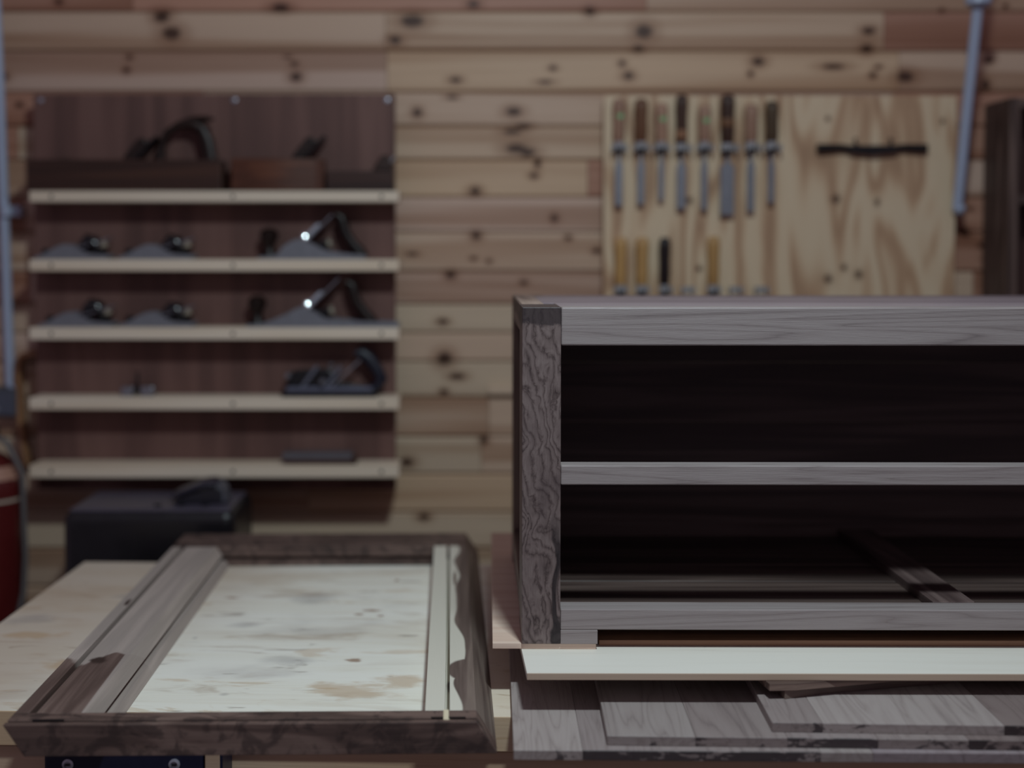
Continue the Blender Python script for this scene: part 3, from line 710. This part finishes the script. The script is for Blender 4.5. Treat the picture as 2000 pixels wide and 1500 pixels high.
def bench_plane(name, label, k, px0, px1, peak_px, tote_px, knob_px, tall):
    p = on_shelf(k, px0); s = PYC / F
    L = (px1 - px0) * s
    X = lambda px: (px - px0) * s
    root = empty(name, p); tag(root, label, 'hand plane', 'metal bench planes on the rack')
    pk = X(peak_px)
    prof = smooth_curve([(0, 0.006), (X(knob_px) + 0.02, 0.010), (pk - 0.035, 0.030), (pk, 0.046), (pk + 0.03, 0.034), (pk + 0.065, 0.018), (L - 0.02, 0.011), (L, 0.009)])
    for sgn in (-1, 1):
        part('side_cheek', 'iron', root, lambda m: m.prism([(0, 0)] + prof + [(L, 0)], 'y', sgn * 0.0305 - 0.0017, sgn * 0.0305 + 0.0017))
    part('sole', 'iron', root, lambda m: m.box(0, L, -0.029, 0.029, 0, 0.005))
    kx = X(knob_px)
    part('front_knob', 'dark_wood', root, lambda m: m.lathe([(0.019, 0), (0.018, 0.006), (0.011, 0.018), (0.013, 0.030), (0.020, 0.042), (0.021, 0.054), (0.015, 0.062), (0.006, 0.065)], T(kx, 0, 0.005)), smooth=True, color=(0.2, 0.18, 0.2, 1))
    a45 = math.radians(45)
    base = T(pk - 0.012, 0, 0.022)
    part('frog', 'black_iron', root, lambda m: m.prism([(0.012, 0.0), (0.065, 0.0), (0.072, 0.040), (0.055, 0.034), (0.03, 0.016)], 'y', -0.02, 0.02, T(pk - 0.012, 0, 0.006)), bevel=0.002)
    part('blade', 'steel', root, lambda m: m.box(-0.0015, 0.0015, -0.025, 0.025, 0.0, 0.122 if tall else 0.108, base @ T(0.006, 0, 0) @ RY(a45)))
    part('lever_cap', 'chrome', root, lambda m: m.prism(smooth_curve([(-0.002, 0.008), (-0.0065, 0.02), (-0.0085, 0.045), (-0.0085, 0.07), (-0.006, 0.076)], 4) + [(-0.001, 0.076), (-0.001, 0.008)], 'y', -0.023, 0.023, base @ T(0.004, 0, 0) @ RY(a45)), smooth=True)
    hv = Vector((0.23, -0.92, 0.30)).normalized()  # mirror dome added on the lever cap, tilted to throw the lamp's glint
    bm_ = T(pk + 0.012, -0.0225, 0.052) @ hv.to_track_quat('Z', 'Y').to_matrix().to_4x4()
    part('glint_dome', 'mirror', root, lambda m: m.lathe([(0.0095, -0.004)] + [(0.032 * math.sin(t), 0.032 * math.cos(t) - 0.0305) for t in [0.29 - 0.029 * j for j in range(10)]] + [(0.0003, 0.0015)], bm_, 20), smooth=True)
    tx = X(tote_px)
    part('tote', 'dark_wood', root, lambda m: m.sweep([(tx - 0.052, 0, 0.100), (tx - 0.040, 0, 0.094), (tx - 0.036, 0, 0.078), (tx - 0.028, 0, 0.055), (tx - 0.012, 0, 0.032), (tx + 0.001, 0, 0.014), (tx + 0.003, 0, 0.005)],
         [0.006, 0.013, 0.014, 0.012, 0.013, 0.017, 0.020], 0.0115, 12), smooth=True, color=(0.2, 0.18, 0.2, 1))
    part('adjuster', 'brass', root, lambda m: m.lathe([(0.006, 0), (0.011, 0.002), (0.011, 0.009), (0.005, 0.010)], T(pk + 0.058, 0, 0.034) @ RY(math.radians(75))), smooth=True)
    return root
bench_plane('smoothing_plane', 'metal smoothing plane with bright lever cap on second rack shelf', 1, 510, 716, 590, 702, 527, False)
bench_plane('jack_plane', 'longer metal jack plane with bright lever cap on third rack shelf', 2, 486, 780, 594, 722, 503, True)

# small chrome tool and plough plane on the fourth shelf
p = on_shelf(3, 238); s_ = PYC / F
g = empty('marking_gauge', p); tag(g, 'small bright metal gauge with upright pin on fourth rack shelf', 'gauge')
part('body', 'steel', g, lambda m: m.box(0, 0.026, -0.012, 0.012, 0, 0.021), bevel=0.002)
part('clamp', 'steel', g, lambda m: m.box(0.043, 0.072, -0.012, 0.012, 0, 0.022), bevel=0.003)
part('bar', 'black_iron', g, lambda m: m.sweep([(0.01, 0, 0.010), (0.06, 0, 0.010)], 0.005))
part('pin', 'black_iron', g, lambda m: m.sweep([(0.034, 0, 0.005), (0.034, 0, 0.055)], [0.005, 0.0025]))
p = on_shelf(3, 550)
g = empty('plough_plane', p); tag(g, 'black metal combination plane with navy handle on fourth rack shelf', 'hand plane')
part('skate', 'black_iron', g, lambda m: m.box(0.004, 0.215, -0.03, -0.024, 0.0, 0.012), bevel=0.001)
part('fence', 'iron', g, lambda m: m.box(0.012, 0.205, -0.022, 0.01, 0.010, 0.022), bevel=0.002, color=(0.6, 0.6, 0.75, 1))
part('body', 'black_iron', g, lambda m: m.prism([(0.01, 0.012), (0.012, 0.045), (0.03, 0.058), (0.105, 0.062), (0.12, 0.05), (0.13, 0.03), (0.2, 0.022), (0.21, 0.012)], 'y', -0.006, 0.010), bevel=0.003)
for ax, az in ((0.018, 0.048), (0.095, 0.035)):
    part('fence_rod', 'steel', g, lambda m: m.lathe([(0.006, 0), (0.006, 0.06), (0.004, 0.062)], T(ax, 0.025, az) @ RX(math.pi / 2), 14), smooth=True)
for bx in (0.055, 0.108):
    part('clamp_bar', 'iron', g, lambda m: m.box(-0.004, 0.004, -0.016, 0.012, 0, 0.06, T(bx - 0.01, 0, 0.018) @ RY(math.radians(36))), bevel=0.001, color=(0.7, 0.7, 0.8, 1))
part('cutter', 'steel', g, lambda m: m.box(-0.002, 0.002, -0.008, 0.002, 0, 0.11, T(0.095, 0, 0.008) @ RY(math.radians(48))))
part('thumb_screw', 'steel', g, lambda m: m.lathe([(0.003, 0), (0.003, 0.012), (0.008, 0.014), (0.008, 0.018), (0.002, 0.02)], T(0.112, 0, 0.055)), smooth=True)
part('handle', 'navy', g, lambda m: m.sweep([(0.165, 0.0, 0.095), (0.180, 0, 0.097), (0.196, 0, 0.084), (0.214, 0, 0.060), (0.224, 0, 0.038), (0.214, 0, 0.020), (0.195, 0, 0.014)],
     [0.008, 0.014, 0.015, 0.014, 0.014, 0.012, 0.008], 0.012, 12), smooth=True)
# stone on the fifth shelf
p = on_shelf(4, 553)
g = empty('sharpening_stone', p); tag(g, 'grey sharpening stone lying on the lowest rack shelf', 'sharpening stone')
part('stone', 'stone', g, lambda m: m.box(0, 0.155, -0.026, 0.022, 0.010, 0.024), bevel=0.002)
part('holder', 'dark_wood', g, lambda m: m.box(0.004, 0.165, -0.028, 0.024, 0, 0.0105), bevel=0.001, color=(0.8, 0.75, 0.85, 1))

# ------------------------------------------------------------------ chisel board
KY0 = WALL_Y - 0.05; KY1 = KY0 + 0.018
a2, b2 = atY(1180, 187, KY0), atY(1861, 760, KY0)
PK = [(1345, 392, 8, 7), (1632, 389, 9, 9), (1365, 525, 6, 6), (1617, 545, 9, 9), (1648, 523, 6, 7), (1677, 536, 8, 9), (1841, 237, 4, 6), (1713, 395, 5, 8), (1617, 232, 5, 5), (1245, 520, 4, 4)]
pk = []
for x, y, rx, ry in PK:
    q = atY(x, y, KY0); pk.append(((q.x - a2.x, 0, q.z - b2.z), (rx * S, 1, ry * S)))
def ply_extra(N, col, co, n1, n2):
    d = blobs(N, co, pk, 0.4, 60)
    col = N.mix(N.math('MULTIPLY', N.math('SUBTRACT', 1, N.step(d, 0.8, 2.4)), 0.35), col, lin(128, 92, 66))
    return N.mix(N.math('MULTIPLY', N.math('SUBTRACT', 1, N.step(d, 0.5, 1.1)), 0.85), col, lin(62, 42, 32))
M['chisel_ply'] = wood('rotary_plywood', [(0, lin(140, 104, 80)), (0.3, lin(186, 152, 122)), (0.62, lin(208, 182, 152)), (1, lin(216, 196, 168))], 'z', 5.5, 1.3, 8, 0.6, 70, 0.2, 0.7, 0.5, 0, ply_extra, 0.05)
kb = empty('chisel_board', (a2.x, KY1, b2.z)); tag(kb, 'plywood tool board with chisels and metal clips on plank wall', 'tool board')
part('plywood_sheet', 'chisel_ply', kb, lambda m: m.box(0, b2.x - a2.x, KY0 - KY1, 0, 0, a2.z - b2.z), bevel=0.001)
for bx in (0.03, b2.x - a2.x - 0.07):
    part('batten', 'pine', kb, lambda m: m.box(bx, bx + 0.04, 0.0002, WALL_Y - KY1 - 0.0006, 0.02, a2.z - b2.z - 0.02))
CY = KY0 - 0.019
def clip(px, py, w):
    q = atY(px, py, CY); c = (q.x - a2.x, q.y - KY1, q.z - b2.z)
    m = MB()
    m.box(c[0] - w / 2, c[0] + w / 2, KY0 - KY1 - 0.002, KY0 - KY1, c[2] - 0.007, c[2] + 0.007)
    for sg in (-1, 1):
        m.box(c[0] + sg * w / 2 - 0.001, c[0] + sg * w / 2 + 0.001, c[1] - 0.012, KY0 - KY1, c[2] - 0.007, c[2] + 0.007)
        m.sweep([(c[0] + sg * w / 2, c[1] - 0.012, c[2] - 0.007), (c[0] + sg * w / 2, c[1] - 0.012, c[2] + 0.007)], 0.0035, n=8, side=Vector((1, 0, 0)))
    m.build('clip', 'clip', kb)
def chisel(px, ytop, yfer, yend, wblade, hw, color, label, band=None, sticker=False):
    q = atY(px, yfer, CY); s = CY / F
    root = empty('chisel', q); tag(root, label, 'chisel', 'chisels hung on the plywood board')
    hl = (yfer - ytop) * s; r = hw * s / 2
    part('handle', 'handle_wood', root, lambda m: m.lathe([(r * 0.72, 0.006), (r * 0.85, 0.014), (r, hl * 0.3), (r * 0.95, hl * 0.55), (r * 1.05, hl * 0.8), (r * 1.0, hl * 0.93), (r * 0.7, hl)], n=16), smooth=True, color=color)
    part('ferrule', 'clip', root, lambda m: m.lathe([(r * 0.75, -0.004), (r * 0.8, 0.002), (r * 0.8, 0.012), (r * 0.7, 0.0125)], n=16), smooth=True)
    part('bolster', 'black_iron', root, lambda m: m.lathe([(0.0035, -0.018), (0.0062, -0.013), (0.0085, -0.004), (0.006, -0.0035)], n=12), smooth=True)
    bl_ = (yend - yfer) * s; w = wblade * s / 2
    part('blade', 'blade', root, lambda m: m.prism([(-0.0035, -0.012), (0.0035, -0.012), (0.0045, -0.030), (w, -0.042), (w, -bl_), (-w, -bl_), (-w, -0.042), (-0.0045, -0.030)], 'y', -0.002, 0.0025), bevel=0.0012, seg=1)
    if band: part('handle_band', 'handle_wood', root, lambda m: m.lathe([(r * 1.0, band[0] * hl), (r * 1.06, (band[0] + band[1]) / 2 * hl), (r * 1.0, band[1] * hl)], n=16), smooth=True, color=band[2])
    if sticker: part('sticker', 'green', root, lambda m: m.lathe([(0.0065, 0), (0.0065, 0.0006)], T(0.001, -r * 0.93, hl * 0.64) @ RX(math.pi / 2), 14))
    return root
PINK, BRN, DRK, OLV, YEL, BLK = lin(166, 132, 114), lin(112, 76, 54), lin(70, 46, 36), lin(84, 66, 48), lin(184, 146, 96), lin(34, 24, 26)
chisel(1209, 194, 287, 402, 15, 24, PINK, 'pinkish-handled chisel with faint green dot, first of top row', None, True)
chisel(1252, 194, 287, 399, 14, 25, BRN, 'plain brown-handled chisel second from left in top row')
chisel(1292, 203, 287, 391, 11, 24, PINK, 'pinkish chisel with green dot between two brown handles, top row', None, True)
chisel(1331, 186, 290, 408, 18, 23, DRK, 'dark brown chisel with a pale band low on its handle', (0.18, 0.34, lin(150, 110, 84)))
chisel(1376, 207, 287, 410, 13, 24, PINK, 'green-dotted chisel just left of the widest chisel', None, True)
chisel(1421, 186, 290, 420, 27, 27, DRK, 'widest chisel of the top row with dark mottled handle', (0.4, 0.55, lin(120, 84, 58)))
chisel(1467, 205, 287, 413, 15, 26, PINK, 'pinkish undotted chisel between widest and rightmost chisel')
chisel(1507, 199, 287, 396, 13, 26, OLV, 'rightmost chisel of the top row with dark olive handle')
chisel(1212, 464, 566, 660, 14, 24, YEL, 'yellow-handled chisel at the left end of lower row')
chisel(1254, 464, 566, 660, 16, 25, YEL, 'yellow-handled chisel second in lower row, left of black one')
chisel(1298, 464, 566, 660, 14, 22, BLK, 'black-handled chisel in the lower row')
chisel(1393, 462, 566, 660, 14, 24, YEL, 'yellow-handled chisel standing apart right of the black one')
for px in (1209, 1252, 1292, 1334, 1376, 1424, 1470, 1509): clip(px, 289, 0.030 if px != 1424 else 0.034)
for px in (1212, 1254, 1300, 1343, 1394, 1437, 1487): clip(px, 566, 0.024)
# spokeshave
q = atY(1703, 291, KY0 - 0.012)
sp = empty('spokeshave', q); tag(sp, 'black metal spokeshave hung across the plywood board', 'spokeshave')
k_ = KY0 / F
part('body', 'black_iron', sp, lambda m: m.prism([(-46 * k_, -0.009), (0, -0.014), (46 * k_, -0.009), (46 * k_, 0.008), (0, 0.008), (-46 * k_, 0.008)], 'y', -0.010, 0.009), bevel=0.002)
for sg in (-1, 1):
    part('handle', 'black_iron', sp, lambda m: m.sweep([(sg * 40 * k_, 0, 0), (sg * 60 * k_, 0, 0.003), (sg * 85 * k_, 0, 0.002), (sg * 106 * k_, 0, 0.001)], [0.008, 0.0085, 0.010, 0.0105], n=10), smooth=True)
    part('adjusting_screw', 'black_iron', sp, lambda m: m.sweep([(sg * 30 * k_ + 0.004, -0.004, 0.004), (sg * 36 * k_ + 0.002, -0.004, 0.016), (sg * 33 * k_, -0.004, 0.024)], [0.0025, 0.0025, 0.004], n=8))

# ------------------------------------------------------------------ rods, box, extinguisher, housing, right-hand rack
def rod(label, pts, box=None):
    root = empty('metal_rod', pts[-1]); tag(root, label, 'rod')
    b0 = Vector(pts[-1])
    part('tube', 'rod', root, lambda m: m.sweep([Vector(p) - b0 for p in pts], 0.0115, n=14), smooth=True)
    return root, b0
r1, b0 = rod('pale grey metal conduit tube running down the wall beside the rack', [atY(-14, -120, 2.80), atY(0, 200, 2.82), atY(11, 500, 2.835), atY(20, 752, 2.84)])
q = atY(12, 412, 2.826) - b0
part('clip', 'rod', r1, lambda m: (m.sweep([q + Vector((0, 0, -0.012)), q + Vector((0, 0, 0.012))], 0.0145, n=14), m.box(q.x, q.x + 0.03, q.y + 0.006, q.y + 0.03, q.z - 0.012, q.z + 0.012)))
part('clip_screw', 'screw', r1, lambda m: m.lathe([(0.006, 0), (0.005, 0.002)], T(q.x + 0.022, q.y + 0.006, q.z) @ RX(math.pi / 2), 10))
r2, b0 = rod('pale grey metal rod leaning beside the plywood tool board', [atY(1926, -130, 2.62), atY(1911, 0, 2.66), atY(1890, 200, 2.74), atY(1870, 408, 2.79)])
part('end_ball', 'rod', r2, lambda m: m.lathe([(0.003, -0.014), (0.011, -0.009), (0.0145, 0), (0.011, 0.009), (0.003, 0.014)], T(0.004, 0, 0), 16), smooth=True)
part('end_bracket', 'rod', r2, lambda m: m.box(0.002, 0.016, 0, WALL_Y - 2.791, -0.006, 0.006))
q = atY(1911, 4, 2.658) - b0
part('top_collar', 'rod', r2, lambda m: (m.lathe([(0.016, -0.012), (0.027, -0.004), (0.027, 0.010), (0.014, 0.02)], T(q.x, q.y, q.z), 18)), smooth=True)
q = atY(-20, 812, 2.84)
sb = empty('junction_box', (q.x, WALL_Y, q.z)); tag(sb, 'dark grey electrical junction box at the foot of the conduit', 'junction box')
q1 = atY(33, 757, 2.82)
part('body', 'box_grey', sb, lambda m: m.box(0, q1.x - q.x, -0.045, -0.0003, 0, q1.z - q.z), bevel=0.004)
part('cover', 'box_grey', sb, lambda m: m.box(0.004, q1.x - q.x - 0.004, -0.049, -0.045, 0.004, q1.z - q.z - 0.012), bevel=0.002, color=(1.2, 1.2, 1.3, 1))
part('gland', 'rod', sb, lambda m: m.lathe([(0.015, 0), (0.015, 0.014), (0.012, 0.016)], T(q1.x - q.x - 0.014, -0.022, q1.z - q.z - 0.013), 14))
part('screw', 'screw', sb, lambda m: m.lathe([(0.005, 0), (0.004, 0.002)], T(0.028, -0.049, 0.02) @ RX(math.pi / 2), 10))
# bent wooden bow beside the rack
bw = part('bent_wooden_bow', 'bent', None, lambda m: m.sweep([atY(x, y, 2.835) - atY(58, 905, 2.835) for x, y in [(84, 692), (64, 690), (50, 693), (42, 704), (40, 730), (42, 775), (47, 830), (53, 870), (60, 908)]],
     [0.006] * 6 + [0.0055, 0.005, 0.004], 0.016, n=4), bevel=0.0015)
bw.location = atY(55, 905, 2.835); tag(bw, 'bent strip of brown wood hanging at the rack\'s left edge', 'wooden strip')
# fire extinguisher
ex = empty('fire_extinguisher', (atY(-30, 900, 2.70).x, 2.70, 0.42)); tag(ex, 'red fire extinguisher with cream label band on the far left', 'fire extinguisher')
ez = atY(-30, 885, 2.70).z - 0.42; er = 0.083
part('cylinder', 'red', ex, lambda m: m.lathe([(er * 0.9, 0), (er, 0.012), (er, ez - 0.075), (er * 0.95, ez - 0.05), (er * 0.78, ez - 0.022), (er * 0.5, ez - 0.004), (0.02, ez + 0.004), (0.018, ez + 0.03)], n=36), smooth=True)
lz = atY(-30, 985, 2.62).z - 0.42
part('label_band', 'label', ex, lambda m: m.lathe([(er + 0.0006, lz - 0.003), (er + 0.0006, lz + 0.003)], n=36), smooth=True)
part('top_label', 'label', ex, lambda m: m.lathe([(er * 0.955 + 0.0012, ez - 0.052), (er * 0.80 + 0.0015, ez - 0.0245)], n=36), smooth=True, color=(0.8, 0.5, 0.45, 1))
part('valve', 'black_iron', ex, lambda m: m.box(-0.03, 0.03, -0.012, 0.012, ez + 0.03, ez + 0.06), bevel=0.004)
part('hose', 'hose', ex, lambda m: m.sweep([(0.02, -0.02, ez + 0.045), (0.06, -0.03, ez + 0.03), (0.094, -0.03, ez - 0.04), (0.096, -0.03, ez - 0.14), (0.099, -0.03, ez - 0.22), (0.094, -0.03, ez - 0.30), (0.080, -0.045, ez - 0.38)], 0.006, n=10), smooth=True)
part('bracket', 'black_iron', ex, lambda m: m.box(-0.02, 0.02, er - 0.005, WALL_Y - 2.70 - 0.0005, 0.2, 0.26))
# black machine housing behind the bench
h0, h1 = atY(120, 1000, 2.5), atY(458, 1000, 2.5)
mh = empty('machine_housing', (h0.x, 2.5, 0)); tag(mh, 'black machine housing with rounded worn top edge behind the bench', 'machine')
hw, hz = h1.x - h0.x, h0.z
part('housing', 'black', mh, lambda m: m.box(0, hw, 0, 0.22, 0.03, hz), bevel=0.022, seg=4, smooth=False)
part('lit_top_plate', 'black', mh, lambda m: m.box(0.012, hw - 0.012, 0.012, 0.208, hz - 0.004, hz + 0.003), bevel=0.003, color=(8, 7.8, 8.6, 1))  # tint raised so the light on the top is painted in
part('base', 'black_iron', mh, lambda m: m.box(0.01, hw - 0.01, 0.01, 0.21, 0, 0.032))
for bx in (0.52, 0.66, 0.80):
    part('bolt', 'black_iron', mh, lambda m: m.lathe([(0.008, 0), (0.008, 0.003), (0.004, 0.004)], T(hw * bx, 0.05, hz + 0.003), 12))
pt0 = atY(337, 962, 2.60)
pt = empty('power_tool', (pt0.x, 2.60, hz + 0.003)); tag(pt, 'small dark angular power tool resting on the black housing', 'power tool')
s_ = 2.60 / F
part('body', 'black', pt, lambda m: m.prism([(10 * s_, 0), (102 * s_, 0), (104 * s_, 20 * s_), (96 * s_, 34 * s_), (40 * s_, 18 * s_), (8 * s_, 6 * s_)], 'y', -0.035, 0.035), bevel=0.004, color=(1.3, 1.4, 1.7, 1))
part('upper_shell', 'black', pt, lambda m: m.prism([(2 * s_, 10 * s_), (4 * s_, 18 * s_), (62 * s_, 42 * s_), (82 * s_, 43 * s_), (95 * s_, 36 * s_), (60 * s_, 30 * s_)], 'y', -0.038, 0.038), bevel=0.004, color=(3.0, 3.1, 4.0, 1))
part('end_guard', 'iron', pt, lambda m: m.sweep([(92 * s_, 0, 38 * s_), (102 * s_, 0, 24 * s_), (107 * s_, 0, 4 * s_)], 0.004, 0.03, n=4), color=(0.6, 0.6, 0.65, 1))
# dark rack at the right edge of the picture
c0 = atY(1974, 190, 2.72); cb = atY(1974, 800, 2.72)
wr = empty('walnut_wall_rack', (c0.x, WALL_Y, cb.z)); tag(wr, 'dark walnut wall rack at the far right edge', 'rack')
H_ = c0.z - cb.z; dY = 2.72 - WALL_Y
part('side', 'walnut_z', wr, lambda m: m.box(0, 0.022, dY, -0.0005, 0, H_), bevel=0.001, color=(0.75, 0.68, 0.68, 1))
part('side', 'walnut_z', wr, lambda m: m.box(0.5, 0.522, dY, -0.0005, 0, H_), bevel=0.001, color=(0.75, 0.68, 0.68, 1))
part('back', 'rack_back', wr, lambda m: m.box(0.022, 0.5, -0.012, -0.0005, 0, H_), color=(0.7, 0.65, 0.65, 1))
for sz in (0.0, H_ * 0.33, H_ * 0.66, H_ - 0.022):
    part('shelf', 'walnut', wr, lambda m: m.box(0.022, 0.5, dY + 0.002, -0.012, sz, sz + 0.02), bevel=0.001, color=(0.7, 0.65, 0.65, 1))
# short batten on the wall
w0, w1 = atY(954, 769, WALL_Y), atY(1010, 755, WALL_Y)
wb = part('wall_batten', 'pine', None, lambda m: m.box(0, w1.x - w0.x, -0.014, -0.0003, 0, w1.z - w0.z), bevel=0.001, color=(0.78, 0.68, 0.62, 1))
wb.location = (w0.x, WALL_Y, w0.z); tag(wb, 'short wooden batten on the plank wall left of the cabinet', 'batten')
